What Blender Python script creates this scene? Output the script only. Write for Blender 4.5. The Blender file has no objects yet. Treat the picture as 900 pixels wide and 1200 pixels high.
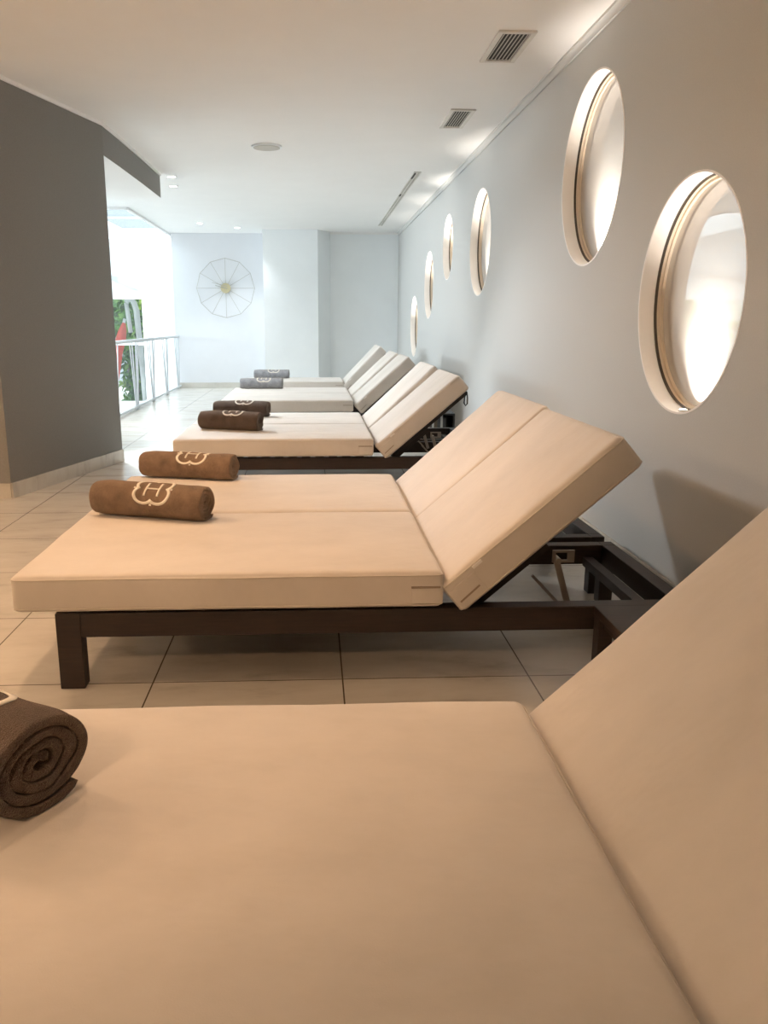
import bpy, bmesh, math, random
from mathutils import Vector, Matrix, noise
C = bpy.context.scene.collection
PI = math.pi
R = math.radians
random.seed(4)

# ------------------------------------------------------------ materials
def lin(c):
    return tuple(((v/255)/12.92 if v/255 <= .04045 else ((v/255+.055)/1.055)**2.4) for v in c)

def nm(name):
    m = bpy.data.materials.new(name); m.use_nodes = True
    nt = m.node_tree
    return m, nt, nt.nodes['Principled BSDF']

def coords(nt, scale=(1, 1, 1), rot=(0, 0, 0), kind='Object'):
    tc = nt.nodes.new('ShaderNodeTexCoord'); mp = nt.nodes.new('ShaderNodeMapping')
    mp.inputs['Scale'].default_value = scale; mp.inputs['Rotation'].default_value = rot
    nt.links.new(tc.outputs[kind], mp.inputs['Vector'])
    return mp.outputs['Vector']

def noise_tex(nt, vec, scale, detail=3, rough=.5):
    n = nt.nodes.new('ShaderNodeTexNoise')
    n.inputs['Scale'].default_value = scale; n.inputs['Detail'].default_value = detail
    n.inputs['Roughness'].default_value = rough
    nt.links.new(vec, n.inputs['Vector'])
    return n.outputs['Fac']

def ramp(nt, fac, stops):
    r = nt.nodes.new('ShaderNodeValToRGB')
    e = r.color_ramp.elements
    e[0].position, e[0].color = stops[0][0], (*stops[0][1], 1)
    e[1].position, e[1].color = stops[-1][0], (*stops[-1][1], 1)
    for p, c in stops[1:-1]:
        k = e.new(p); k.color = (*c, 1)
    nt.links.new(fac, r.inputs['Fac'])
    return r.outputs['Color']

def bump(nt, b, fac, strength, dist=.01):
    n = nt.nodes.new('ShaderNodeBump')
    n.inputs['Strength'].default_value = strength; n.inputs['Distance'].default_value = dist
    nt.links.new(fac, n.inputs['Height']); nt.links.new(n.outputs['Normal'], b.inputs['Normal'])

def simple(name, col, rough=.6, metal=0, var=.06, scale=6, bs=0, bscale=200, spec=.5):
    m, nt, b = nm(name)
    v = coords(nt)
    f = noise_tex(nt, v, scale, 4)
    c1 = tuple(max(0, x*(1-var)) for x in col); c2 = tuple(min(1, x*(1+var)) for x in col)
    nt.links.new(ramp(nt, f, [(.3, c1), (.7, c2)]), b.inputs['Base Color'])
    b.inputs['Roughness'].default_value = rough; b.inputs['Metallic'].default_value = metal
    b.inputs['Specular IOR Level'].default_value = spec
    if bs: bump(nt, b, noise_tex(nt, v, bscale, 2), bs, .002)
    return m

def emit(name, col, s):
    m, nt, b = nm(name)
    b.inputs['Base Color'].default_value = (*col, 1)
    b.inputs['Emission Color'].default_value = (*col, 1); b.inputs['Emission Strength'].default_value = s
    return m

M = {}
def fabric_mat():
    m, nt, b = nm('cream_suede_fabric')
    v = coords(nt); v2 = coords(nt, (1, 1.8, 1), (0, 0, R(40)))
    f = noise_tex(nt, v2, 2.6, 6, .6)
    nt.links.new(ramp(nt, f, [(.30, (.60, .555, .50)), (.5, (.66, .61, .555)), (.72, (.71, .66, .605))]), b.inputs['Base Color'])
    b.inputs['Roughness'].default_value = .62; b.inputs['Specular IOR Level'].default_value = .3
    b.inputs['Sheen Weight'].default_value = .25; b.inputs['Sheen Roughness'].default_value = .5
    n1 = noise_tex(nt, v2, 5, 3, .55); n2 = noise_tex(nt, v, 450, 2)
    mx = nt.nodes.new('ShaderNodeMath'); mx.operation = 'MULTIPLY_ADD'
    nt.links.new(n2, mx.inputs[0]); mx.inputs[1].default_value = .03; nt.links.new(n1, mx.inputs[2])
    bump(nt, b, mx.outputs[0], .35, .02)
    return m
M['fabric'] = fabric_mat()
M['piping'] = simple('cream_piping', (.62, .57, .50), .75, 0, .03)
M['zip'] = simple('zip_tape', (.34, .27, .2), .6)
M['tagw'] = simple('white_cloth_tag', (.85, .83, .8), .7)
M['ceiling'] = simple('white_ceiling_paint', (.88, .875, .86), .85, 0, .01, 3, .05, 150, .2)
M['white'] = simple('white_wall_paint', (.84, .85, .85), .8, 0, .01, 3, 0, 100, .2)
M['farwall'] = simple('cool_white_wall_paint', (.68, .69, .71), .8, 0, .01)
M['palewall'] = simple('pale_grey_wall_paint', (.86, .89, .90), .8, 0, .015, 3, .05, 200, .2)
M['greige'] = simple('grey_beige_wall_paint', (.57, .57, .55), .78, 0, .03, 160, .2, 300, .2)
M['taupe'] = simple('dark_taupe_wall_paint', (.215, .21, .20), .75, 0, .06, 160, .2, 300, .25)
M['reveal'] = simple('cream_reveal_paint', (.93, .89, .84), .5, 0, .01)
M['frame_cream'] = simple('cream_lacquer', (.70, .60, .47), .35, 0, .02)
M['gasket'] = simple('dark_gasket', (.05, .035, .02), .4)
M['steel'] = simple('brushed_steel', (.32, .29, .26), .35, .8, .1)
M['grille'] = simple('grey_grille_metal', (.50, .48, .43), .5, .2, .05)
M['dark'] = simple('dark_void', (.04, .035, .03), .8)
M['ventwhite'] = simple('white_vent_enamel', (.72, .70, .66), .5)
M['railwhite'] = simple('pale_rail_metal', (.52, .55, .57), .4, .1)
M['wire'] = simple('grey_gold_wire', (.42, .41, .37), .5, .2)
M['brass'] = simple('pale_brass', (.62, .56, .36), .35, .6)
M['black'] = simple('black_plastic', (.015, .015, .015), .5)
M['emblem'] = simple('cream_embroidery', (.82, .77, .68), .8, 0, .05, 300, .4, 900)
M['bulb'] = emit('lamp_glow', (1, .93, .82), 14)
M['led'] = emit('led_glow', (1, .82, .62), 10)
M['paper'] = simple('paper_white', (.75, .75, .72), .7)
M['booka'] = simple('grey_book_cloth', (.12, .12, .12), .7)
M['bookb'] = simple('brown_book_cloth', (.18, .14, .10), .7)
M['redcloth'] = simple('red_parasol_canvas', (.62, .07, .04), .7)
M['whitecloth'] = simple('white_parasol_canvas', (.7, .68, .66), .7)
M['terrace'] = simple('pale_terrace_stone', (.7, .7, .68), .8)

def wood_mat():
    m, nt, b = nm('dark_wenge_wood')
    v = coords(nt, (1.2, 14, 14))
    f = noise_tex(nt, v, 9, 5, .6)
    nt.links.new(ramp(nt, f, [(.3, (.013, .008, .006)), (.6, (.026, .014, .010)), (.8, (.040, .019, .012))]), b.inputs['Base Color'])
    b.inputs['Roughness'].default_value = .55
    bump(nt, b, f, .15, .002)
    return m
M['wood'] = wood_mat()

def towel_mat(name, a, c):
    m, nt, b = nm(name)
    v = coords(nt)
    f1 = noise_tex(nt, v, 14, 4, .6); f2 = noise_tex(nt, v, 420, 2, .7)
    mx = nt.nodes.new('ShaderNodeMath'); mx.operation = 'MULTIPLY_ADD'
    nt.links.new(f2, mx.inputs[0]); mx.inputs[1].default_value = .45
    nt.links.new(f1, mx.inputs[2])
    nt.links.new(ramp(nt, mx.outputs[0], [(.45, a), (.95, c)]), b.inputs['Base Color'])
    b.inputs['Roughness'].default_value = .95
    b.inputs['Sheen Weight'].default_value = .5; b.inputs['Sheen Roughness'].default_value = .4
    b.inputs['Sheen Tint'].default_value = (.8, .65, .5, 1)
    bump(nt, b, f2, 1, .008)
    return m
M['towel'] = towel_mat('brown_terry', (.085, .050, .030), (.34, .22, .14))
M['towel_d'] = towel_mat('dark_brown_terry', (.03, .019, .015), (.13, .085, .064))
M['towel_g'] = towel_mat('grey_terry', (.18, .185, .20), (.42, .43, .46))

def tile_mat(name, grid=True, x0=.085, y0=2.38, s=.595):
    m, nt, b = nm(name)
    v = coords(nt, (1, 1, 1), (0, 0, R(28)))
    v2 = coords(nt, (1.2, 3.2, 1), (0, 0, R(-32)))
    f = noise_tex(nt, v2, 2.2, 7, .62)
    base = ramp(nt, f, [(.28, (.42, .39, .34)), (.45, (.56, .53, .475)), (.62, (.61, .585, .53)), (.8, (.51, .48, .425))])
    b.inputs['Roughness'].default_value = .24
    if grid:
        tc = nt.nodes.new('ShaderNodeTexCoord'); sp = nt.nodes.new('ShaderNodeSeparateXYZ')
        nt.links.new(tc.outputs['Object'], sp.inputs[0])
        outs = []
        for ax, o in (('X', x0), ('Y', y0)):
            a = nt.nodes.new('ShaderNodeMath'); a.operation = 'SUBTRACT'; nt.links.new(sp.outputs[ax], a.inputs[0]); a.inputs[1].default_value = o - 30*s
            d = nt.nodes.new('ShaderNodeMath'); d.operation = 'PINGPONG'; nt.links.new(a.outputs[0], d.inputs[0]); d.inputs[1].default_value = s/2
            outs.append(d)
        mn = nt.nodes.new('ShaderNodeMath'); mn.operation = 'MINIMUM'
        nt.links.new(outs[0].outputs[0], mn.inputs[0]); nt.links.new(outs[1].outputs[0], mn.inputs[1])
        lt = nt.nodes.new('ShaderNodeMath'); lt.operation = 'LESS_THAN'; nt.links.new(mn.outputs[0], lt.inputs[0]); lt.inputs[1].default_value = .0024
        mix = nt.nodes.new('ShaderNodeMix'); mix.data_type = 'RGBA'
        nt.links.new(lt.outputs[0], mix.inputs['Factor']); nt.links.new(base, mix.inputs['A']); mix.inputs['B'].default_value = (.12, .10, .08, 1)
        nt.links.new(mix.outputs['Result'], b.inputs['Base Color'])
    else:
        nt.links.new(base, b.inputs['Base Color'])
    return m
M['floor'] = tile_mat('stone_floor_tile')
M['skirt'] = tile_mat('stone_skirting_tile', False)

def pane_mat():
    m, nt, b = nm('cream_backed_glass')
    b.inputs['Base Color'].default_value = (.52, .50, .465, 1); b.inputs['Roughness'].default_value = .9
    g = nt.nodes.new('ShaderNodeBsdfGlossy'); g.inputs['Roughness'].default_value = .012; g.inputs['Color'].default_value = (.93, .93, .93, 1)
    f = noise_tex(nt, coords(nt), 1.2, 1); bump(nt, b, f, .01)
    mx = nt.nodes.new('ShaderNodeMixShader'); mx.inputs[0].default_value = .24
    out = nt.nodes['Material Output']
    nt.links.new(b.outputs[0], mx.inputs[1]); nt.links.new(g.outputs[0], mx.inputs[2]); nt.links.new(mx.outputs[0], out.inputs['Surface'])
    return m
M['pane'] = pane_mat()

def glass_mat():
    m, nt, b = nm('clear_glass')
    t = nt.nodes.new('ShaderNodeBsdfTransparent'); t.inputs[0].default_value = (.95, .98, .98, 1)
    g = nt.nodes.new('ShaderNodeBsdfGlossy'); g.inputs['Roughness'].default_value = .02
    mx = nt.nodes.new('ShaderNodeMixShader'); mx.inputs[0].default_value = .06
    nt.links.new(t.outputs[0], mx.inputs[1]); nt.links.new(g.outputs[0], mx.inputs[2])
    nt.links.new(mx.outputs[0], nt.nodes['Material Output'].inputs['Surface'])
    return m
M['glass'] = glass_mat()

def leaf_mat():
    m, nt, b = nm('leaf_green')
    f = noise_tex(nt, coords(nt), 3, 3)
    nt.links.new(ramp(nt, f, [(.35, (.03, .10, .02)), (.55, (.10, .24, .03)), (.75, (.30, .42, .06))]), b.inputs['Base Color'])
    b.inputs['Roughness'].default_value = .5
    return m
M['leaf'] = leaf_mat()

# ------------------------------------------------------------ helpers
def link(name, bm, mat, parent=None, smooth=None, bevel=0, seg=2, loc=None):
    me = bpy.data.meshes.new(name)
    bmesh.ops.recalc_face_normals(bm, faces=bm.faces)
    bm.to_mesh(me); bm.free()
    o = bpy.data.objects.new(name, me); C.objects.link(o)
    me.materials.append(M[mat])
    if smooth is not None:
        for p in me.polygons: p.use_smooth = True
        if smooth < 180:
            me.set_sharp_from_angle(angle=R(smooth))
    if parent: o.parent = parent
    if loc: o.location = loc
    if bevel:
        md = o.modifiers.new('bevel', 'BEVEL'); md.width = bevel; md.segments = seg; md.limit_method = 'ANGLE'
    return o

def empty(name, loc, label, cat, group=None, rz=0):
    o = bpy.data.objects.new(name, None); C.objects.link(o)
    o.empty_display_size = .1; o.location = loc; o.rotation_euler = (0, 0, rz)
    o['label'] = label; o['category'] = cat
    if group: o['group'] = group
    return o

def tag(o, label, cat, group=None, kind=None):
    o['label'] = label; o['category'] = cat
    if group: o['group'] = group
    if kind: o['kind'] = kind
    return o

def struct(o):
    o['kind'] = 'structure'
    return o

def box(bm, x0, x1, y0, y1, z0, z1, mat=None):
    v = [bm.verts.new((x, y, z)) for x in (x0, x1) for y in (y0, y1) for z in (z0, z1)]
    if mat is not None:
        for w in v: w.co = mat @ w.co
    for f in ((0, 1, 3, 2), (4, 6, 7, 5), (0, 4, 5, 1), (2, 3, 7, 6), (0, 2, 6, 4), (1, 5, 7, 3)):
        bm.faces.new([v[i] for i in f])
    return v

def boxm(*a, **k):
    bm = bmesh.new(); box(bm, *a, **k); return bm

def prism(bm, pts, z0, z1):
    lo = [bm.verts.new((x, y, z0)) for x, y in pts]; hi = [bm.verts.new((x, y, z1)) for x, y in pts]
    bm.faces.new(lo[::-1]); bm.faces.new(hi)
    n = len(pts)
    for i in range(n): bm.faces.new((lo[i], lo[(i+1) % n], hi[(i+1) % n], hi[i]))

def tube(bm, pts, r, n=8, closed=False):
    pts = [Vector(p) for p in pts]; rings = []
    N = len(pts); up = None
    for i, p in enumerate(pts):
        if closed: t = pts[(i+1) % N] - pts[i-1]
        else: t = pts[min(i+1, N-1)] - pts[max(i-1, 0)]
        t.normalize()
        if up is None:
            up = t.orthogonal().normalized()
        up = (up - t*up.dot(t)).normalized()
        s = t.cross(up)
        rings.append([bm.verts.new(p + (up*math.cos(2*PI*k/n) + s*math.sin(2*PI*k/n))*r) for k in range(n)])
    for i in range(N if closed else N-1):
        a, b = rings[i], rings[(i+1) % N]
        for k in range(n): bm.faces.new((a[k], a[(k+1) % n], b[(k+1) % n], b[k]))
    if not closed:
        bm.faces.new(rings[0]); bm.faces.new(rings[-1][::-1])

def beam(bm, a, b, w, h):
    """bar of section w (sideways, along y) by h between points a and b in an xz plane"""
    a, b = Vector(a), Vector(b); d = (b-a); L = d.length; d.normalize()
    y = Vector((0, 1, 0)); n = d.cross(y).normalized()
    m = Matrix((( d.x, y.x, n.x, a.x), (d.y, y.y, n.y, a.y), (d.z, y.z, n.z, a.z), (0, 0, 0, 1)))
    box(bm, 0, L, -w/2, w/2, -h/2, h/2, mat=m)

def cylx(bm, c, r0, r1, x0, x1, n=96):
    """ring (annulus) around an axis along x: inner radius r0, outer r1"""
    cy, cz = c
    def circ(x, r): return [bm.verts.new((x, cy+r*math.cos(2*PI*k/n), cz+r*math.sin(2*PI*k/n))) for k in range(n)]
    A, B, D, E = circ(x0, r0), circ(x0, r1), circ(x1, r1), circ(x1, r0)
    for P, Q in ((A, B), (B, D), (D, E), (E, A)):
        for k in range(n): bm.faces.new((P[k], P[(k+1) % n], Q[(k+1) % n], Q[k]))

def disc(bm, c, r, z0, z1, n=48):
    prism(bm, [(c[0]+r*math.cos(2*PI*k/n), c[1]+r*math.sin(2*PI*k/n)) for k in range(n)], z0, z1)

# ------------------------------------------------------------ cushions
def cushion(L, Wd, T, seed, rad=.022, puff=.006, crease=0.0):
    """rounded pad: 0..L along x, 0..Wd along y, 0..T along z"""
    bm = bmesh.new()
    nx, ny = 56, 36
    def ax(n, length):
        # denser toward the ends so that corners round off
        e = [0, rad*.12, rad*.3, rad*.6, rad]
        mid = [rad + (length-2*rad)*i/(n-1) for i in range(1, n-1)]
        return e + mid + [length-v for v in reversed(e)]
    X, Y = ax(nx, L), ax(ny, Wd); Z = [0, rad*.12, rad*.3, rad*.6, rad, T/2, T-rad, T-rad*.6, T-rad*.3, T-rad*.12, T]
    vd = {}
    def V(i, j, k):
        key = (i, j, k)
        if key in vd: return vd[key]
        p = Vector((X[i], Y[j], Z[k]))
        c = Vector((min(max(p.x, rad), L-rad), min(max(p.y, rad), Wd-rad), min(max(p.z, rad), T-rad)))
        d = p-c
        if d.length > 1e-9:
            d = d.normalized()*rad if (abs(d.x) > 1e-9)+(abs(d.y) > 1e-9)+(abs(d.z) > 1e-9) > 1 else d
        p = c+d
        u, w = X[i]/L, Y[j]/Wd
        dome = (max(0, math.sin(PI*u))**.35)*(max(0, math.sin(PI*w))**.35)
        wv = noise.noise(Vector((p.x*2.3+seed*7, p.y*2.3, seed)))*.0045 + noise.noise(Vector((p.x*7+seed*3, p.y*6, seed+5)))*.0015
        if p.z > T/2: p.z += puff*dome + wv*dome
        else: p.z += wv*.5*dome
        # wrinkles close to the rims
        p.y += noise.noise(Vector((p.x*5+seed, p.z*9, w*2)))*.003
        p.x += noise.noise(Vector((p.y*5+seed, p.z*9, u*2+9)))*.003
        if crease:
            rim = max(0, 1-min(u, 1-u)*L/.16)
            p.z += crease*rim*noise.noise(Vector((p.x*4, p.y*30+seed*3, seed)))*(1 if p.z > T/2 else 0)
        vd[key] = bm.verts.new(p); return vd[key]
    a, b, c = len(X)-1, len(Y)-1, len(Z)-1
    for i in range(a):
        for j in range(b):
            bm.faces.new((V(i, j, 0), V(i, j+1, 0), V(i+1, j+1, 0), V(i+1, j, 0)))
            bm.faces.new((V(i, j, c), V(i+1, j, c), V(i+1, j+1, c), V(i, j+1, c)))
    for i in range(a):
        for k in range(c):
            bm.faces.new((V(i, 0, k), V(i+1, 0, k), V(i+1, 0, k+1), V(i, 0, k+1)))
            bm.faces.new((V(i, b, k), V(i, b, k+1), V(i+1, b, k+1), V(i+1, b, k)))
    for j in range(b):
        for k in range(c):
            bm.faces.new((V(0, j, k), V(0, j, k+1), V(0, j+1, k+1), V(0, j+1, k)))
            bm.faces.new((V(a, j, k), V(a, j+1, k), V(a, j+1, k+1), V(a, j, k+1)))
    return bm

def seam(L, Wd, z, inset=.006, seed=0):
    """piping running round the rim"""
    bm = bmesh.new(); r = .02; pts = []
    cs = [(inset+r, inset+r, 180), (L-inset-r, inset+r, 270), (L-inset-r, Wd-inset-r, 0), (inset+r, Wd-inset-r, 90)]
    cor = []
    for cx, cy, a0 in cs:
        cor.append([(cx+r*math.cos(R(a0+t)), cy+r*math.sin(R(a0+t))) for t in (0, 30, 60, 90)])
    for q in range(4):
        pts += cor[q]
        p, n = cor[q][-1], cor[(q+1) % 4][0]
        for t in range(1, 24):
            s = t/24
            pts.append((p[0]+(n[0]-p[0])*s, p[1]+(n[1]-p[1])*s))
    P = [(x, y, z+noise.noise(Vector((x*4+seed, y*4, 3)))*.002) for x, y in pts]
    tube(bm, P, .0022, 6, True)
    return bm

# ------------------------------------------------------------ lounger
LEN_S, BACK, TH = 1.29, .70, .115
def make_lounger(loc, label, width, ang, seed, strap=False, x0=-.90, group='cream sun loungers in pairs along the wall', hx=0):
    t = empty('sun_lounger', loc, label, 'sun lounger', group)
    W = width
    fy0, fy1 = .03, W-.03
    zt, zb = .245, .168
    w = .055
    xl, xr = -.785, 1.19
    for y in (fy0, fy1-w):
        link('side_rail', boxm(xl+.075, xr-w, y, y+w, zb, zt), 'wood', t, bevel=.003)
    link('end_rail', boxm(xl+.055, xl+.09, fy0+w, fy1-w, zb, zt-.012), 'wood', t, bevel=.003)
    link('end_rail', boxm(xr-w, xr, fy0+w, fy1-w, zb, zt), 'wood', t, bevel=.003)
    link('ledge_bar', boxm(xr-w-.075, xr-w-.035, fy0+w, fy1-w, zb-.005, zb+.03), 'wood', t, bevel=.002)
    for x in (xl, xr-w):
        for y in (fy0, fy1-w):
            link('leg', boxm(x, x+(.075 if x < 0 else w), y, y+w, 0, zt), 'wood', t, bevel=.003)
    # seat slats running across
    xs = xl+.10; n = 12; pitch = (.36-xs)/n
    for k in range(n):
        link('slat', boxm(xs+k*pitch, xs+k*pitch+pitch*.62, fy0+.01, fy1-.01, zt-.0, zt+.012), 'wood', t)
    # cushion
    cz = zt+.012
    s = link('seat_cushion', cushion(LEN_S, W, TH, seed), 'fabric', t, smooth=180, loc=(x0, 0, cz))
    link('piping', seam(LEN_S, W, TH-.012, .0015, seed), 'piping', s, smooth=180)
    link('piping', seam(LEN_S, W, .012, .0015, seed+3), 'piping', s, smooth=180)
    # sewn zip panel at the near corner
    bm = bmesh.new(); box(bm, LEN_S-.10, LEN_S-.004, -.0035, .01, .016, TH-.045)
    link('zip_panel', bm, 'fabric', s, bevel=.002)
    bm = bmesh.new(); box(bm, LEN_S-.10, LEN_S-.012, -.0065, .0, TH-.050, TH-.045)
    link('zip', bm, 'zip', s)
    # backrest frame + cushion, in a tilted frame of its own
    a = R(ang)
    hinge = Vector((x0+LEN_S+.095+hx, 0, cz-.008))
    rot = Matrix.Translation(hinge) @ Matrix.Rotation(-a, 4, 'Y')
    bl = .64
    bm = bmesh.new()
    for y in (fy0+.10, fy1-.10-.035):
        box(bm, 0, bl, y, y+.035, -.03, 0, mat=rot)
        box(bm, .0, .30, y+.005, y+.030, -.055, -.03, mat=rot)
    for k in range(7): box(bm, .01+k*(bl-.06)/6, .06+k*(bl-.06)/6, fy0+.085, fy1-.085, 0, .011, mat=rot)
    link('backrest_frame', bm, 'wood', t, bevel=.002)
    b = link('backrest_cushion', cushion(BACK, W, TH, seed+11, crease=.006), 'fabric', t, smooth=180)
    b.matrix_local = rot @ Matrix.Translation((-.035, 0, .012))
    link('piping', seam(BACK, W, TH-.012, .0015, seed+1), 'piping', b, smooth=180)
    link('piping', seam(BACK, W, .012, .0015, seed+2), 'piping', b, smooth=180)
    bm = bmesh.new(); box(bm, .008, .11, -.0035, .01, .014, TH-.03); link('zip_panel', bm, 'fabric', b, bevel=.002)
    bm = bmesh.new(); m2 = Matrix.Translation((.02, 0, .035)) @ Matrix.Rotation(-.05, 4, 'Y'); box(bm, 0, .078, -.0065, 0, 0, .005, mat=m2); link('zip', bm, 'zip', b)
    bm = bmesh.new(); box(bm, .115, .150, -.006, .0, TH-.022, TH-.013); link('cloth_tag', bm, 'tagw', b)
    # struts and bracket
    for y in (fy0+.10, fy1-.10):
        P = rot @ Vector((.295, 0, -.082)); P.y = y
        bm = bmesh.new(); beam(bm, (P.x+.005, y, P.z-.01), (P.x+.055, y, zt-.04), .012, .020)
        link('support_strut', bm, 'steel', t, bevel=.002)
        bm = bmesh.new(); beam(bm, (P.x-.06, y+.03, P.z-.075), (P.x+.025, y+.03, zt-.03), .010, .010)
        link('support_strut', bm, 'steel', t)
        bm = bmesh.new()
        x0_, x1_, z0_, z1_ = P.x-.01, P.x+.06, P.z-.02, P.z+.02
        box(bm, x0_, x1_, y-.014, y-.007, z0_, z0_+.008); box(bm, x0_, x1_, y-.014, y-.007, z1_-.008, z1_)
        box(bm, x1_-.022, x1_, y-.014, y-.007, z0_+.008, z1_-.008); box(bm, x0_, x0_+.01, y-.014, y-.007, z0_+.008, z1_-.008)
        br = link('hinge_bracket', bm, 'steel', t)
        bm = bmesh.new(); tube(bm, [(P.x+.008, y-.024, P.z-.012), (P.x+.008, y+.02, P.z-.012)], .009, 10); link('bolt', bm, 'steel', br)
    if strap:
        E = rot @ Vector((BACK-.05, 0, .012)); y = .035
        pts = [(E.x-.005, y, E.z-.01), (E.x-.016, y, E.z-.05), (E.x-.018, y, E.z-.085), (E.x-.008, y, E.z-.102), (E.x+.003, y, E.z-.088), (E.x+.003, y, E.z-.055), (E.x-.003, y, E.z-.012)]
        bm = bmesh.new(); tube(bm, pts, .0045, 6); link('pull_strap', bm, 'black', t, smooth=180)
    return t

G = 'cream sun loungers in pairs along the wall'
loungers = [
 ((.022, .655, 0), 'nearest cream sun lounger, filling the bottom of the photo, cut off by the frame', .82, 44, 1, False, .004),
 ((0, 2.315, 0), 'cream sun lounger with dark wood frame beside the low dark side table', .81, 41, 2, False, 0),
 ((0, 3.135, 0), 'cream sun lounger joined to the far side of the one beside the dark side table', .81, 42, 3, False, .015),
 ((0, 5.18, 0), 'near lounger of the middle pair, black strap loop hanging from its backrest', .80, 40.5, 4, True, .02),
 ((0, 5.99, 0), 'far lounger of the middle pair, under the smaller-looking dark brown towel', .78, 43, 5, False, .01),
 ((0, 7.85, 0), 'pale lounger with no towel, third pair from the camera, grey-looking side', .80, 42, 6, False, .02),
 ((0, 8.66, 0), 'pale lounger under a grey towel, far half of the third pair', .80, 43, 7, False, 0),
 ((0, 10.4, 0), 'farthest cream lounger, alone before the pale back walls', .82, 46, 8, False, 0),
]
for loc, lab, wd, an, sd, st, hx in loungers:
    make_lounger(loc, lab, wd, an, sd, st, hx=hx)
MT = .245+.012+TH      # top of the mattress

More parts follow.
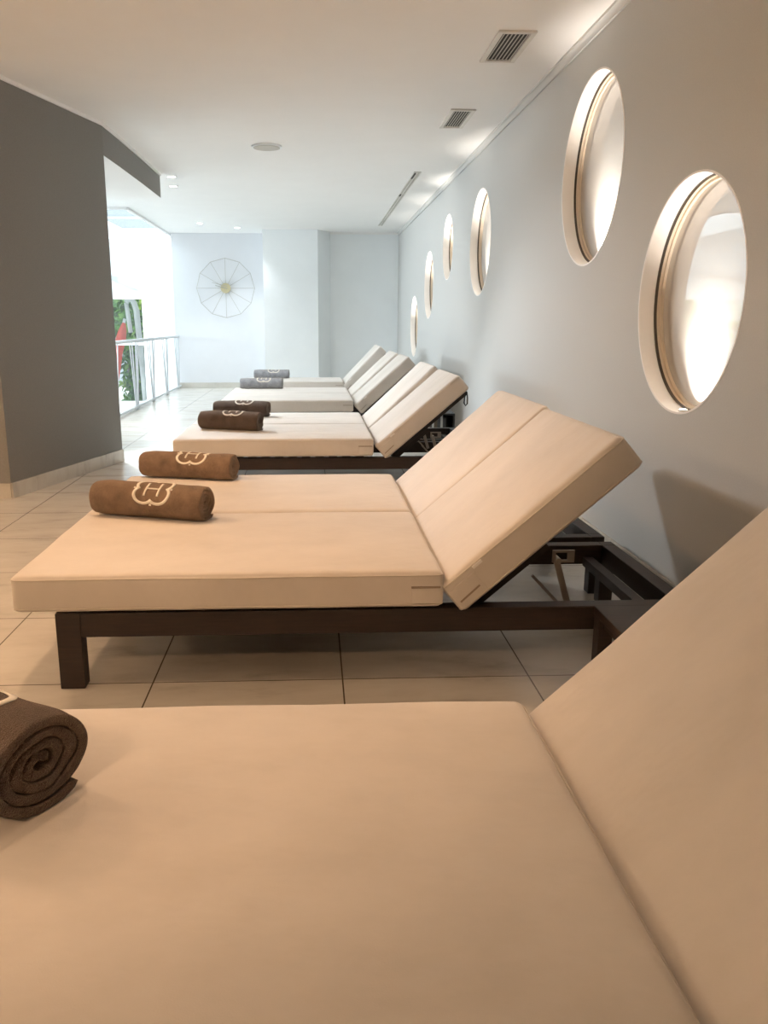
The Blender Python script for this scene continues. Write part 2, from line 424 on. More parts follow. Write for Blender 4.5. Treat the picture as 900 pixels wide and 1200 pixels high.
# ------------------------------------------------------------ rolled towels
def towel(loc, rz, L, Ra, mat, label, name='rolled_towel', em_angle=115, em_u=0., em_r=.074, sy=1., sz=.95, turns=4.4, t=.0125, seed=1, group='rolled brown towels on the loungers', tilt=0, ends=1.0):
    o = empty(name, loc, label, 'towel', group, rz)
    pitch = t*1.18
    phi0 = -52
    def surf(x, s, off):
        """x along roll, s degrees along the spiral inward from the free edge, off = depth below the outer face"""
        ang = R(phi0 - s)
        ed = max(0, 1 - s/7.)**2
        r = Ra - pitch*(s/360) - off + (off - t/2)*ed*.8
        # folded heart of the roll goes out of round
        k = min(1, s/360/turns)
        e = x/(L/2)
        tp = 1 - .16*max(0, -e-.72)**1.2*3.0 - .05*max(0, e-.85)*6*(1-k)
        y = r*math.cos(ang)*tp*(1+.10*k); z = r*math.sin(ang)*tp*(1-.10*k)
        a = 35*k
        y, z = y*math.cos(R(a))-z*math.sin(R(a)), y*math.sin(R(a))+z*math.cos(R(a))
        q = Vector((x*5, y*9, z*9+seed*3.1))
        dn = noise.noise(q)*.0045*(Ra/.067) + noise.noise(Vector((x*14+seed, s*.014, seed)))*.0022
        rr = math.hypot(y, z) or 1e-6
        y += y/rr*dn; z += z/rr*dn
        y *= sy; z *= sz
        zf = -Ra*sz*.86
        if z < zf: z = zf + (z-zf)*.25
        xx = x + (noise.noise(Vector((s*.02, seed, e)))*.006 - .012*k)*ends*(1 if abs(e) > .97 else .3)*(1 if e > 0 else -1)
        return Vector((xx, y, z))
    bm = bmesh.new()
    nx = 44; ns = int(turns*48)
    xs = [-L/2 + L*i/nx for i in range(nx+1)]
    xs = [-L/2, -L/2+.003] + xs[1:-1] + [L/2-.003, L/2]
    ringsO, ringsI = [], []
    for x in xs:
        em = .0022 if abs(x) > L/2-.0015 else 0
        ringsO.append([bm.verts.new(surf(x, s*360*turns/ns, em)) for s in range(ns+1)])
        ringsI.append([bm.verts.new(surf(x, s*360*turns/ns, t-em)) for s in range(ns+1)])
    m = len(xs)
    for i in range(m-1):
        for s in range(ns):
            bm.faces.new((ringsO[i][s], ringsO[i+1][s], ringsO[i+1][s+1], ringsO[i][s+1]))
            bm.faces.new((ringsI[i][s], ringsI[i][s+1], ringsI[i+1][s+1], ringsI[i+1][s]))
        for q in (0, ns):
            bm.faces.new((ringsO[i][q], ringsI[i][q], ringsI[i+1][q], ringsO[i+1][q]))
    for i in (0, m-1):
        for s in range(ns):
            bm.faces.new((ringsO[i][s], ringsO[i][s+1], ringsI[i][s+1], ringsI[i][s]))
    zmin = min(v.co.z for v in bm.verts)
    body = link('roll', bm, mat, o, smooth=60, loc=(0, 0, -zmin))
    # embroidered emblem following the surface: corner-lobed outline, four dots, an H
    if em_r:
        def P(u, v):      # u along axis (m), v up around the roll (m)
            s = (phi0 - em_angle) % 360
            ss = s + math.degrees(v/Ra)     # v up goes toward the top of the roll
            return surf(em_u+u, ss, -.0012)
        bm = bmesh.new()
        def strip(path, w, closed=False):
            pts = []
            for i in range(len(path) if closed else len(path)-1):
                a, b = path[i], path[(i+1) % len(path)]
                n = max(1, int(math.hypot(b[0]-a[0], b[1]-a[1])/.003))
                for k in range(n): pts.append((a[0]+(b[0]-a[0])*k/n, a[1]+(b[1]-a[1])*k/n))
            if not closed: pts.append(path[-1])
            N = len(pts); L_, R_ = [], []
            for i in range(N):
                p = pts[i]
                q0 = pts[i-1] if (closed or i) else p; q1 = pts[(i+1) % N] if (closed or i < N-1) else p
                d = (q1[0]-q0[0], q1[1]-q0[1]); l = math.hypot(*d) or 1
                nx_, ny_ = -d[1]/l*w/2, d[0]/l*w/2
                L_.append(bm.verts.new(P(p[0]+nx_, p[1]+ny_))); R_.append(bm.verts.new(P(p[0]-nx_, p[1]-ny_)))
            for i in range(N if closed else N-1):
                j = (i+1) % N
                bm.faces.new((L_[i], L_[j], R_[j], R_[i]))
        r0 = em_r
        out = []
        for k in range(144):
            th = 2*PI*k/144
            rr = r0*(.70+.32*abs(math.sin(2*th))**.75)
            out.append((rr*math.cos(th), rr*math.sin(th)*.98))
        strip(out, r0*.14, True)
        h = r0*.46
        for sx in (-1, 1): strip([(sx*h*.72, -h), (sx*h*.72, h)], r0*.10)
        strip([(-h*.72, 0), (h*.72, 0)], r0*.08)
        for dx, dy in ((0, -.92), (0, .92), (-.92, 0), (.92, 0)):
            c = (dx*r0, dy*r0)
            strip([(c[0]-r0*.05, c[1]), (c[0]+r0*.05, c[1])], r0*.10)
        e = link('emblem', bm, 'emblem', o, smooth=180, loc=(0, 0, -zmin))
        md = e.modifiers.new('thick', 'SOLIDIFY'); md.thickness = .002; md.offset = 0
    return o

GT = 'rolled towels on the loungers'
ZT = MT+.006
towel((-.608, 1.25, ZT), R(-33), .48, .094, 'towel_d', 'large dark brown rolled towel cut off by the left edge, nearest the camera', em_angle=100, em_u=.055, em_r=.095, sy=1.16, sz=.90, turns=4.0, t=.0165, seed=2, group=GT)
towel((-.620, 3.06, ZT), R(-20), .475, .077, 'towel', 'brown rolled towel with whole H emblem, on the lounger beside the dark side table', em_angle=124, em_u=.035, em_r=.084, seed=1, group=GT)
towel((-.595, 3.85, ZT), R(-17), .47, .073, 'towel', 'brown rolled towel right behind the one showing its whole H, emblem half turned up', em_angle=106, em_u=.035, em_r=.082, seed=5, group=GT)
towel((-.570, 5.64, ZT), R(-20), .45, .076, 'towel_d', 'dark brown rolled towel on the near lounger of the middle pair', em_angle=84, em_u=.03, em_r=.082, seed=7, group=GT)
towel((-.565, 6.50, ZT), R(-15), .45, .072, 'towel_d', 'dark brown rolled towel on the far lounger of the middle pair', em_angle=86, em_u=.03, em_r=.082, seed=9, group=GT)
towel((-.575, 9.25, ZT), R(-6), .48, .071, 'towel_g', 'nearer of the two grey rolled towels in the background', em_angle=100, em_u=.03, em_r=.085, seed=12, group=GT)
towel((-.545, 10.98, ZT), R(-6), .47, .069, 'towel_g', 'farthest grey rolled towel, on the last lounger', em_angle=95, em_u=.03, em_r=.085, seed=15, group=GT)

# ------------------------------------------------------------ side table
st = empty('side_table', (1.14, 2.05, 0), 'low square dark wood side table between the two nearest loungers', 'table')
tx, ty = .28, .285
link('table_top', boxm(-tx, tx, -ty, ty, .222, .25), 'wood', st, bevel=.003)
for x in (-tx+.002, tx-.047):
    for y in (-ty+.002, ty-.047):
        link('leg', boxm(x, x+.045, y, y+.045, 0, .222), 'wood', st, bevel=.002)
for sy_ in (-1, 1):
    y = sy_*(ty-.03)
    link('apron', boxm(-tx+.047, tx-.047, y-.01, y+.01, .19, .222), 'wood', st)
    x = sy_*(tx-.03)
    link('apron', boxm(x-.01, x+.01, -ty+.047, ty-.047, .19, .222), 'wood', st)

# ------------------------------------------------------------ bookcase behind the middle pair
bc = empty('bookcase', (1.03, 7.25, 0), 'low black bookcase glimpsed under the strapped lounger backrest', 'bookcase')
link('back_panel', boxm(-.22, .22, .13, .145, 0, .32), 'black', bc)
for x in (-.22, .205): link('side_panel', boxm(x, x+.015, -.14, .13, 0, .32), 'black', bc)
for z in (0.0, .15, .305): link('shelf', boxm(-.205, .205, -.14, .13, z, z+.015), 'black', bc)
x = -.19
bk = None
spec = [(.03, 'booka'), (.022, 'paper'), (.03, 'booka'), (.025, 'bookb'), (.03, 'paper'), (.02, 'bookb'), (.035, 'paper'), (.025, 'booka'), (.018, 'paper'), (.03, 'bookb'), (.028, 'booka'), (.02, 'paper'), (.03, 'booka')]
for i, (wd, mt) in enumerate(spec):
    h = .11+.012*((i*7) % 3)
    nmn = {'booka': 'dark grey', 'paper': 'white', 'bookb': 'brown'}[mt]
    bm = bmesh.new(); box(bm, 0, wd-.002, -.08, .08, 0, h)
    b = link('book', bm, mt, None, bevel=.0015, loc=(1.03+x, 7.24, .165))
    tag(b, 'thin upright book with %s spine in the low black bookcase' % nmn, 'book', 'books in the low bookcase, %s spines' % nmn)
    x += wd

# ------------------------------------------------------------ room
W, ZC = 1.45, 2.553
YB = -1.6
# right wall with its round openings
wins = [(3.202, 1.200, .455), (4.449, 1.869, .474), (7.278, 1.771, .443), (8.992, 1.883, .335), (10.382, 1.554, .404), (11.819, 1.048, .422)]
me_w = boxm(W, W+.16, YB, 14.4, 0, ZC+.3)
wall = link('wall_right', me_w, 'greige'); struct(wall)
cut = []
for (cy, cz, r) in wins:
    bm = bmesh.new()
    n = 128
    A = [bm.verts.new((W-.1, cy+r*math.cos(2*PI*k/n), cz+r*math.sin(2*PI*k/n))) for k in range(n)]
    B = [bm.verts.new((W+.3, cy+r*math.cos(2*PI*k/n), cz+r*math.sin(2*PI*k/n))) for k in range(n)]
    bm.faces.new(A); bm.faces.new(B[::-1])
    for k in range(n): bm.faces.new((A[k], B[k], B[(k+1) % n], A[(k+1) % n]))
    c = link('cutter', bm, 'greige'); cut.append(c)
    md = wall.modifiers.new('b', 'BOOLEAN'); md.operation = 'DIFFERENCE'; md.solver = 'EXACT'; md.object = c
dg = bpy.context.evaluated_depsgraph_get()
me2 = bpy.data.meshes.new_from_object(wall.evaluated_get(dg))
wall.modifiers.clear(); wall.data = me2
for c in cut: bpy.data.objects.remove(c, do_unlink=True)
for i, (cy, cz, r) in enumerate(wins):
    w_ = bpy.data.objects.new('window_%d' % (i+1), None); C.objects.link(w_); struct(w_); w_.location = (W, cy, cz)
    def ring(name, r0, r1, x0, x1, mat, par=w_):
        bm = bmesh.new(); cylx(bm, (0, 0), r0, r1, x0, x1); return link(name, bm, mat, par, smooth=35)
    ring('reveal', r-.008, r+.0005, -.001, .066, 'reveal')
    ring('gasket', r-.014, r-.001, .066, .077, 'gasket')
    ring('frame', r-.012, r-.002, .077, .090, 'frame_cream')
    ring('frame', r-.024, r-.002, .090, .104, 'frame_cream')
    bm = bmesh.new(); n = 96
    vs = [[bm.verts.new((x, (r-.012)*math.cos(2*PI*k/n), (r-.012)*math.sin(2*PI*k/n))) for k in range(n)] for x in (.102, .108)]
    bm.faces.new(vs[0]); bm.faces.new(vs[1][::-1])
    for k in range(n): bm.faces.new((vs[0][k], vs[1][k], vs[1][(k+1) % n], vs[0][(k+1) % n]))
    link('pane', bm, 'pane', w_)
    bm = bmesh.new(); disc(bm, (.034, 0), .018, -r+.008, -r+.016, 24)
    u = link('uplight', bm, 'ventwhite', w_)
    bm = bmesh.new(); disc(bm, (.034, 0), .013, -r+.016, -r+.0175, 24)
    link('lens', bm, 'led', u)
    ld = bpy.data.lights.new('uplight_beam', 'SPOT'); ld.energy = 29; ld.color = (1, .91, .82); ld.spot_size = R(94); ld.spot_blend = 1; ld.shadow_soft_size = .012
    lo = bpy.data.objects.new('uplight_beam', ld); C.objects.link(lo); lo.location = (W+.012, cy, cz-r+.022); lo.rotation_euler = (PI, R(29), 0)

# floor of the lounge (stops at the stair void), lower floor, ceiling
bm = bmesh.new()
prism(bm, [(-5.2, YB), (W+.16, YB), (W+.16, 14.6), (-2.34, 14.6), (-2.34, 7.2), (-5.2, 7.2)], -.2, 0)
struct(link('floor', bm, 'floor'))
struct(link('trim_1', boxm(-2.37, -2.34, 7.2, 14.28, -.3, .03), 'white'))
struct(link('floor_lower', boxm(-8.5, -2.3, 7.0, 16.6, -1.75, -1.65), 'terrace'))
bm = bmesh.new()
SKY = (-3.55, -2.38, 11.2, 16.1)
xs = [-8.5, SKY[0], SKY[1], W+.16]; ys = [YB, SKY[2], SKY[3], 16.6]
for i in range(3):
    for j in range(3):
        if i == 1 and j == 1: continue
        box(bm, xs[i], xs[i+1], ys[j], ys[j+1], ZC, ZC+.12)
bmesh.ops.remove_doubles(bm, verts=bm.verts, dist=1e-5)
struct(link('ceiling', bm, 'ceiling'))
# skylight upstand and glass
sk = bpy.data.objects.new('window_7', None); C.objects.link(sk); struct(sk)
bm = bmesh.new()
a, b, c, d = SKY
for (x0, x1, y0, y1) in ((a-.02, a+.03, c, d), (b-.03, b+.02, c, d), (a, b, c-.02, c+.03), (a, b, d-.03, d+.02)):
    box(bm, x0, x1, y0, y1, ZC-.03, ZC+.26)
link('upstand', bm, 'white', sk)
link('pane', boxm(a-.05, b+.05, c-.05, d+.05, ZC+.262, ZC+.27), 'glass', sk)
bm = bmesh.new()
for yy in (12.8, 14.4): box(bm, a, b, yy-.02, yy+.02, ZC+.235, ZC+.262)
link('glazing_bar', bm, 'railwhite', sk)

# right wall cornice (concave strip)
bm = bmesh.new(); rr = .032; prof = [(W, ZC), (W, ZC-rr-.012), (W-.012, ZC-rr-.012)]
for k in range(9):
    t_ = k/8*PI/2
    prof.append((W-.012-(rr-.012)*(1-math.cos(t_)), ZC-rr-.012+ (rr)*math.sin(t_)))
prof.append((W-rr-.002, ZC))
lo = [bm.verts.new((x, YB, z)) for x, z in prof]; hi = [bm.verts.new((x, 14.1, z)) for x, z in prof]
bm.faces.new(lo); bm.faces.new(hi[::-1])
for k in range(len(prof)): bm.faces.new((lo[k], hi[k], hi[(k+1) % len(prof)], lo[(k+1) % len(prof)]))
struct(link('trim_2', bm, 'greige'))
struct(link('baseboard_right', boxm(W-.012, W, YB, 14.1, 0, .075), 'skirt'))

# dark curved wall on the left with header running on
A_, B_, C_, D_ = (-1.94, 5.19), (-1.555, 6.62), (-1.54, 7.06), (-1.512, 8.75)
bm = bmesh.new()
prism(bm, [A_, B_, (-5.2, 6.62), (-5.2, 5.22)], 0, ZC)
struct(link('wall_left', bm, 'taupe'))
bm = bmesh.new()
prism(bm, [B_, C_, (-1.522, 7.9), D_, (-8.4, 8.75), (-8.4, 6.62)], 2.325, ZC)
o = struct(link('wall_header', bm, 'taupe')); o.data.materials.append(M['ceiling'])
for p in o.data.polygons:
    if p.normal.z < -.5 or p.normal.y > .5: p.material_index = 1
def offs(pts, d):
    out = []
    for i, p in enumerate(pts):
        q0 = pts[max(0, i-1)]; q1 = pts[min(len(pts)-1, i+1)]
        dx, dy = q1[0]-q0[0], q1[1]-q0[1]; l = math.hypot(dx, dy)
        out.append((p[0]+dy/l*d, p[1]-dx/l*d))
    return out
line = [A_, B_]
bm = bmesh.new(); prism(bm, line[::-1] + offs(line, .012), 0, .098)
prism(bm, [(-5.2, 5.208), (-5.2, 5.22), (A_[0], A_[1]), (A_[0], A_[1]-.012)], 0, .098)
struct(link('baseboard_left', bm, 'skirt'))
line = [(-1.95, 5.15), B_, C_, (-1.522, 7.9), D_]
bm = bmesh.new(); prism(bm, line[::-1] + offs(line, .014), ZC-.022, ZC)
struct(link('trim_3', bm, 'ceiling'))

# near left wall and the wall behind the camera
struct(link('wall_left_near', boxm(-5.35, -5.2, YB, 6.62, 0, ZC), 'greige'))
struct(link('wall_back', boxm(-5.35, W+.16, YB-.15, YB, 0, ZC), 'greige'))
# far walls
struct(link('wall_far', boxm(-2.34, -.78, 14.28, 14.6, -.2, ZC), 'farwall'))
struct(link('wall_column', boxm(-.785, .10, 13.68, 14.6, 0, ZC), 'palewall'))
bm = bmesh.new(); prism(bm, [(.10, 13.68), (.31, 14.1), (.31, 14.6), (.10, 14.6)], 0, ZC)
struct(link('wall_column_side', bm, 'palewall'))
struct(link('wall_niche', boxm(.31, W, 14.1, 14.6, 0, ZC), 'palewall'))
struct(link('baseboard_far', boxm(-2.33, -.785, 14.262, 14.28, 0, .09), 'skirt'))
struct(link('trim_4', boxm(.31, W, 14.075, 14.1, ZC-.03, ZC), 'ceiling'))
struct(link('wall_stair', boxm(-2.36, -2.22, 14.6, 16.3, -1.65, ZC), 'white'))
struct(link('wall_void_edge', boxm(-2.40, -2.375, 7.2, 14.6, -1.65, -.02), 'white'))
struct(link('wall_hall_left', boxm(-8.5, -8.4, 6.62, 16.6, -1.65, ZC), 'white'))
struct(link('wall_hall_near', boxm(-8.5, -5.35, 6.5, 6.62, -1.65, ZC), 'white'))
struct(link('wall_void_near', boxm(-8.4, -2.4, 7.1, 7.2, -1.65, -.01), 'white'))
# far hall wall with an arched opening
XL, XR, XM = -5.95, -3.20, -4.575
ZB, ZS, ZP = -.45, 1.74, 2.06
def arch(x): return ZS + (ZP-ZS)*(1-((x-XM)/((XR-XL)/2))**2)
N = 24
bm = bmesh.new()
box(bm, -8.5, XL, 16.1, 16.35, -1.65, ZC); box(bm, XR, -2.22, 16.1, 16.35, -1.65, ZC); box(bm, XL, XR, 16.1, 16.35, -1.65, ZB)
axs = [XL+(XR-XL)*k/N for k in range(N+1)]
for k in range(N):
    x0, x1 = axs[k], axs[k+1]
    v = [bm.verts.new(p) for p in ((x0, 16.1, arch(x0)), (x1, 16.1, arch(x1)), (x1, 16.1, ZC), (x0, 16.1, ZC), (x0, 16.35, arch(x0)), (x1, 16.35, arch(x1)), (x1, 16.35, ZC), (x0, 16.35, ZC))]
    for f in ((0, 1, 2, 3), (4, 7, 6, 5), (0, 4, 5, 1)): bm.faces.new([v[i] for i in f])
struct(link('wall_hall_far', bm, 'white'))
wn = bpy.data.objects.new('window_8', None); C.objects.link(wn); struct(wn)
bm = bmesh.new()     # arch moulding
pts = [(x, arch(x)) for x in axs]
for k in range(N):
    (x0, z0), (x1, z1) = pts[k], pts[k+1]
    v = [bm.verts.new(p) for p in ((x0, 16.06, z0-.07), (x1, 16.06, z1-.07), (x1, 16.06, z1+.02), (x0, 16.06, z0+.02), (x0, 16.12, z0-.07), (x1, 16.12, z1-.07), (x1, 16.12, z1+.02), (x0, 16.12, z0+.02))]
    for f in ((0, 1, 2, 3), (4, 7, 6, 5), (0, 4, 5, 1), (3, 2, 6, 7)): bm.faces.new([v[i] for i in f])
link('arch_moulding', bm, 'railwhite', wn)
bm = bmesh.new()     # blind panel under the arch
zt_ = 1.56
lo = [bm.verts.new((x, 16.16, zt_)) for x in axs]; hi = [bm.verts.new((x, 16.16, arch(x))) for x in axs]
for k in range(N): bm.faces.new((lo[k], lo[k+1], hi[k+1], hi[k]))
link('arch_panel', bm, 'white', wn)
link('transom', boxm(XL, XR, 16.12, 16.2, 1.54, 1.70), 'white', wn)
bm = bmesh.new()
for x in (XL, XM-.02, XM+.62, XR-.05): box(bm, x, x+.035, 16.14, 16.2, ZB, 1.56)
for z in (ZB, .68): box(bm, XL, XR, 16.145, 16.195, z, z+.05)
link('mullions', bm, 'white', wn)
link('pane', boxm(XL, XR, 16.165, 16.172, ZB, 1.56), 'glass', wn)

# ------------------------------------------------------------ railing at the stair void
rl = empty('railing', (-2.28, 11.5, 0), 'pale metal railing with thin V-shaped rods along the stair opening', 'railing')
def L3(bm, a, b, r): tube(bm, [a, b], r, 8)
bm = bmesh.new(); L3(bm, (0, -4.2, .875), (0, 2.72, .875), .022); link('handrail', bm, 'railwhite', rl, smooth=40)
bm = bmesh.new(); box(bm, -.02, .02, -4.2, 2.72, .03, .055); link('bottom_rail', bm, 'railwhite', rl)
for k in range(7):
    y = 2.55-k*1.12
    for dy in (-.26, -.12, .10, .22):
        bm = bmesh.new(); L3(bm, (0, y+dy*.25, .0), (0, y+dy, .86), .008 if abs(dy) > .1 else .010)
        link('rod', bm, 'railwhite', rl, smooth=40)

# ------------------------------------------------------------ wall clock
ck = empty('wall_clock', (-1.45, 14.24, 1.667), 'large round wire-spoked wall clock with small brass centre on white wall', 'clock')
bm = bmesh.new(); n = 12; RC = .485
ring_ = [(RC*math.sin(2*PI*(k)/n), -.01, RC*math.cos(2*PI*(k)/n)) for k in range(n)]
for k in range(n): L3(bm, ring_[k], ring_[(k+1) % n], .0045)
link('rim', bm, 'wire', ck)
for k in range(n):
    bm = bmesh.new(); L3(bm, (0, 0.005, 0), ring_[k], .0033); link('spoke', bm, 'wire', ck)
bm = bmesh.new(); tube(bm, [(0, -.035, 0), (0, .03, 0)], .082, 40); link('centre_disc', bm, 'brass', ck, smooth=40)
bm = bmesh.new(); L3(bm, (.03, -.045, -.01), (-.17, -.045, .045), .006); link('hour_hand', bm, 'wire', ck)
bm = bmesh.new(); L3(bm, (.03, -.05, .03), (-.22, -.05, .09), .004); link('minute_hand', bm, 'wire', ck)

# ------------------------------------------------------------ ceiling fittings
def vent(cx, cy, lx, ly, label):
    t = empty('air_vent', (cx, cy, ZC), label, 'vent', 'square ceiling vents')
    bm = bmesh.new(); f = .028
    for a in ((-lx/2, -lx/2+f, -ly/2, ly/2), (lx/2-f, lx/2, -ly/2, ly/2), (-lx/2+f, lx/2-f, -ly/2, -ly/2+f), (-lx/2+f, lx/2-f, ly/2-f, ly/2)):
        box(bm, *a, -.012, 0)
    link('vent_frame', bm, 'ventwhite', t, bevel=.003)
    link('backing', boxm(-lx/2+f, lx/2-f, -ly/2+f, ly/2-f, -.0015, 0), 'dark', t)
    nl = 7
    for k in range(nl):
        x = -lx/2+f+(lx-2*f)*(k+.5)/nl
        m = Matrix.Translation((x, 0, -.006)) @ Matrix.Rotation(R(-20), 4, 'Y')
        bm = bmesh.new(); box(bm, -.0045, .0045, -ly/2+f, ly/2-f, -.0008, .0008, mat=m)
        link('louvre', bm, 'grille', t)
vent(1.065, 4.79, .20, .50, 'nearer square air vent with grey louvres in the white ceiling')
vent(1.07, 6.375, .18, .54, 'farther, smaller-looking square air vent in the white ceiling')
sl = empty('slot_diffuser', (1.055, 10.8, ZC), 'long narrow slot diffuser running along the white ceiling', 'vent')
bm = bmesh.new()
for x in (-.035, -.003, .029): box(bm, x, x+.006, -2.28, 2.28, -.008, 0)
for y in (-2.28, -.9, .9, 2.272): box(bm, -.035, .035, y, y+.008, -.008, 0)
link('slot_frame', bm, 'ventwhite', sl)
link('slot', boxm(-.029, .029, -2.27, 2.27, -.002, 0), 'grille', sl)
bm = bmesh.new(); box(bm, -.026, -.006, -2.2, -1.9, -.006, -.002); box(bm, -.026, -.006, -.85, -.7, -.006, -.002); link('slot_damper', bm, 'dark', sl)
sp = empty('ceiling_speaker', (-.37, 7.39, ZC), 'flat round grey disc speaker on the white ceiling', 'speaker')
bm = bmesh.new(); disc(bm, (0, 0), .128, -.014, 0); link('bezel', bm, 'palewall', sp, bevel=.003)
bm = bmesh.new(); disc(bm, (0, 0), .112, -.018, -.014); link('grille', bm, 'grille', sp)
def downlight(x, y, z, label, e, col, r=.04, size=140, group='small recessed ceiling downlights', aim=None):
    t = empty('downlight', (x, y, z), label, 'ceiling light', group)
    bm = bmesh.new(); n = 40
    rings = [[bm.verts.new((q*math.cos(2*PI*k/n), q*math.sin(2*PI*k/n), zz)) for k in range(n)] for q, zz in ((r, 0), (r+.012, 0), (r+.010, -.006), (r, -.006))]
    for i in range(4):
        for k in range(n): bm.faces.new((rings[i][k], rings[i][(k+1) % n], rings[(i+1) % 4][(k+1) % n], rings[(i+1) % 4][k]))
    link('trim_ring', bm, 'ventwhite', t, smooth=40)
    bm = bmesh.new(); disc(bm, (0, 0), r, -.003, -.001); link('lens', bm, 'bulb', t)
    ld = bpy.data.lights.new('downlight_beam', 'SPOT'); ld.energy = e; ld.color = col; ld.spot_size = R(size); ld.spot_blend = .6; ld.shadow_soft_size = .12 if aim else .05
    lo = bpy.data.objects.new('downlight_beam', ld); C.objects.link(lo); lo.location = (x, y, z-.03)
    if aim: lo.rotation_euler = (Vector(aim)-lo.location).to_track_quat('-Z', 'Y').to_euler()
WARM = (1, .60, .33); COOL = (.93, .97, 1)
downlight(-1.42, 8.90, ZC, 'small glowing downlight at the corner of the dark header', 12, COOL, size=90)
downlight(-1.50, 9.50, ZC, 'small glowing downlight just right of the dark header corner', 30, COOL, size=155)
downlight(-1.67, 12.9, ZC, 'small glowing downlight above the wire clock, left one', 18, COOL, size=100)
downlight(-1.16, 13.45, ZC, 'small glowing downlight above the wire clock, right one', 18, COOL, size=100)
downlight(-2.02, 7.6, 2.325, 'added fill lamp under the header soffit, unseen behind the dark wall, nearer one', 215, COOL, size=80, aim=(-.35, 6.0, .3))  # added lamp, out of view, whitens the middle pair
downlight(-3.6, 8.1, 2.325, 'added fill lamp under the header soffit, unseen behind the dark wall, farther one', 175, COOL, size=80, aim=(-.2, 9.6, .4))  # added lamp, out of view, lifts the third pair
downlight(-.8, 3.3, ZC, 'warm downlight over the lounger beside the side table', 34, WARM, size=112)
downlight(-.45, 1.75, ZC, 'warm downlight over the gap between the two nearest loungers', 12, WARM, size=64)
downlight(-1.3, -1.1, ZC, 'added warm fill spot, tilted, unseen behind the camera', 62, WARM, size=36, aim=(-.3, 2.35, .2))  # added spot, out of view, brightens cushion sides and the floor strip
downlight(-.35, .75, ZC, 'warm downlight over the nearest lounger', .5, WARM, size=165)
downlight(-2.3, 3.2, ZC, 'warm downlight left of the loungers', 36, WARM, size=165)

def fill_sconce(x, z, label, e, side=False):  # added unseen uplights to brighten the near ceiling, given a half-bowl body
    loc = (-5.2, x, z) if side else (x, YB, z)
    t = empty('fill_uplighter', loc, label, 'added fill light', 'added fill uplighters outside the picture', -PI/2 if side else 0)
    bm = bmesh.new(); pr = [(.0, 0), (.14, 0), (.11, .10), (0, .10)]
    n = 24
    lo = [bm.verts.new((.14*math.cos(PI*k/n), .14*math.sin(PI*k/n), .08)) for k in range(n+1)]; hi = [bm.verts.new((.07*math.cos(PI*k/n), .07*math.sin(PI*k/n), -.06)) for k in range(n+1)]
    bm.faces.new(hi[::-1])
    for k in range(n): bm.faces.new((lo[k], lo[k+1], hi[k+1], hi[k]))
    bm.faces.new((lo[0], hi[0], hi[n], lo[n]))
    link('shade', bm, 'ventwhite', t, smooth=40)
    ld = bpy.data.lights.new('fill_uplighter_lamp', 'SPOT'); ld.energy = e; ld.color = (1, .68, .43) if side else WARM; ld.spot_size = R(115); ld.spot_blend = .7; ld.shadow_soft_size = .06
    lo = bpy.data.objects.new('fill_uplighter_lamp', ld); C.objects.link(lo); lo.location = (-5.12, x, z+.05) if side else (x, YB+.08, z+.05)
    lo.rotation_euler = (0, R(180+28), 0) if side else (R(180-28), 0, 0)
fill_sconce(-1.2, 1.75, 'added half-bowl fill uplighter on the unseen back wall, left one', 9)
fill_sconce(.5, 1.75, 'added half-bowl fill uplighter on the unseen back wall, right one', 9)
fill_sconce(1.0, 1.95, 'added half-bowl fill uplighter on the unseen near left wall, nearer one', 270, True)
fill_sconce(3.2, 1.95, 'added half-bowl fill uplighter on the unseen near left wall, farther one', 330, True)

# ------------------------------------------------------------ outside the window
tr = struct(link('ground_terrace', boxm(-14, 2, 16.6, 30, -1.2, -1.0), 'terrace'))
def foliage(name, x0, x1, y0, y1, z0, z1, n, size, label, seed):
    rnd = random.Random(seed); bm = bmesh.new()
    for _ in range(n):
        c = Vector((rnd.uniform(x0, x1), rnd.uniform(y0, y1), rnd.uniform(z0, z1)))
        d = Vector((rnd.uniform(-1, 1), rnd.uniform(-.6, .6), rnd.uniform(-1, .5))).normalized(); s = d.orthogonal().normalized()*size*.16*rnd.uniform(.6, 1.4)
        l = size*rnd.uniform(.5, 1.2)
        p = [c, c+d*l*.4+s, c+d*l+Vector((0, 0, -l*.2)), c+d*l*.4-s]
        bm.faces.new([bm.verts.new(q) for q in p])
    o = empty(name, ((x0+x1)/2, (y0+y1)/2, -1.0), label, 'shrub')
    ob = link('foliage', bm, 'leaf', o); ob.matrix_parent_inverse = Matrix.Translation(o.location).inverted()
    bm = bmesh.new()
    for k in range(5):
        x = x0+(x1-x0)*(k+.5)/5; tube(bm, [(x, (y0+y1)/2, -1.0), (x+.05, (y0+y1)/2, z0+.2), (x-.03, (y0+y1)/2, z0+(z1-z0)*.5)], .025, 6)
    ob = link('stem', bm, 'bookb', o); ob.matrix_parent_inverse = Matrix.Translation(o.location).inverted()
foliage('leafy_shrub', -4.12, -3.30, 17.9, 18.5, -.7, 2.3, 2200, .22, 'tall green shrub seen through the window right of the parasol', 3)
foliage('palm_shrub', -7.2, -4.0, 19.3, 20.2, .95, 2.6, 1800, .4, 'palm fronds hanging at the top of the window', 5)
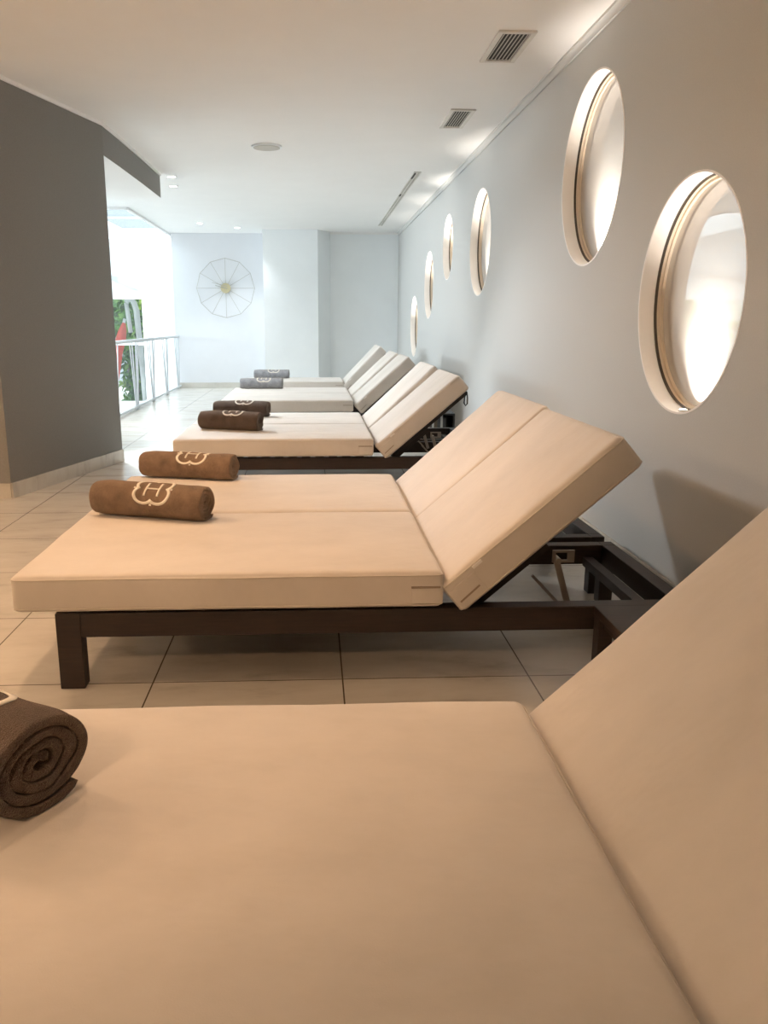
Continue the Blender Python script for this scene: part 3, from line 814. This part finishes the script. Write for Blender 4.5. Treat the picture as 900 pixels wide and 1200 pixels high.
# folded red parasol
rp = empty('folded_parasol', (-3.98, 17.0, -1.0), 'red folded parasol leaning, seen through the window on the left', 'parasol')
bm = bmesh.new(); tube(bm, [(-.35, 0, 0), (-.12, 0, 1.0), (.2, 0, 2.18)], .03, 10); link('pole', bm, 'whitecloth', rp, smooth=180)
bm = bmesh.new()
prof = [(.00, 2.10, .03), (.14, 1.95, .075), (.08, 1.75, .10), (.02, 1.5, .09), (-.05, 1.2, .11), (-.12, .95, .12)]
rings = []
for i, (t_, z, r_) in enumerate(prof):
    x = -.12+(z-1.0)*.27
    rings.append([bm.verts.new((x+r_*(1+.15*math.cos(5*2*PI*k/20))*math.cos(2*PI*k/20), r_*math.sin(2*PI*k/20), z)) for k in range(20)])
for i in range(len(rings)-1):
    for k in range(20): bm.faces.new((rings[i][k], rings[i][(k+1) % 20], rings[i+1][(k+1) % 20], rings[i+1][k]))
bm.faces.new(rings[0]); bm.faces.new(rings[-1][::-1])
link('canopy', bm, 'redcloth', rp, smooth=60)
# white parasol mast with hooked top
wp = empty('parasol_mast', (-3.60, 17.3, -1.0), 'white parasol mast with a hooked top outside the window', 'parasol')
bm = bmesh.new(); tube(bm, [(.10, 0, 0), (.06, 0, 1.2), (0, 0, 2.35), (-.04, 0, 2.5), (-.12, 0, 2.58), (-.2, 0, 2.5)], .06, 12); link('mast', bm, 'whitecloth', wp, smooth=180)
bm = bmesh.new(); tube(bm, [(-.2, 0, 2.5), (-.17, 0, 2.2), (-.14, 0, 1.9)], .045, 10); link('arm', bm, 'whitecloth', wp, smooth=180)
bm = bmesh.new(); box(bm, -.25, .45, -.3, .3, 0, .08); link('base', bm, 'whitecloth', wp)

# ------------------------------------------------------------ light
wd = bpy.data.worlds.new('World'); bpy.context.scene.world = wd; wd.use_nodes = True
bg = wd.node_tree.nodes['Background']; bg.inputs[0].default_value = (.80, .93, 1, 1); bg.inputs[1].default_value = .34
def area(name, loc, rot, sx, sy, e, col):
    ld = bpy.data.lights.new(name, 'AREA'); ld.shape = 'RECTANGLE'; ld.size = sx; ld.size_y = sy; ld.energy = e; ld.color = col
    o = bpy.data.objects.new(name, ld); C.objects.link(o); o.location = loc; o.rotation_euler = rot
    return o
DAY = (.80, .91, 1)
area('skylight_daylight', (-2.965, 13.65, ZC+.5), (0, 0, 0), 1.1, 4.6, 30, DAY)
area('hall_daylight', (-8.2, 11.6, 1.6), (0, R(-66), 0), 1.6, 7.0, 155, DAY)
sun = bpy.data.lights.new('sun', 'SUN'); sun.energy = 2.2; sun.angle = R(3)
so = bpy.data.objects.new('sun', sun); C.objects.link(so); so.rotation_euler = (R(35), R(10), 0)

# ------------------------------------------------------------ camera
sc = bpy.context.scene
f = 950.; yaw = math.atan(41/f); pitch = math.atan(222/f*math.cos(yaw))
cam = bpy.data.cameras.new('camera'); co = bpy.data.objects.new('camera', cam); C.objects.link(co); sc.camera = co
cam.sensor_fit = 'VERTICAL'; cam.sensor_height = 36; cam.lens = f/1200*36
cam.shift_x = (450-408)/1200; cam.clip_start = .02
co.location = (0, 0, 1.1); co.rotation_euler = (PI/2-pitch, 0, -yaw)
sc.view_settings.view_transform = 'Standard'; sc.view_settings.look = 'None'
sc.view_settings.exposure = 1.47; sc.view_settings.gamma = 1; sc.view_settings.use_curve_mapping = False
sc.cycles.max_bounces = 10; sc.cycles.diffuse_bounces = 6; sc.cycles.sample_clamp_indirect = 4
sc.cycles.use_denoising = True
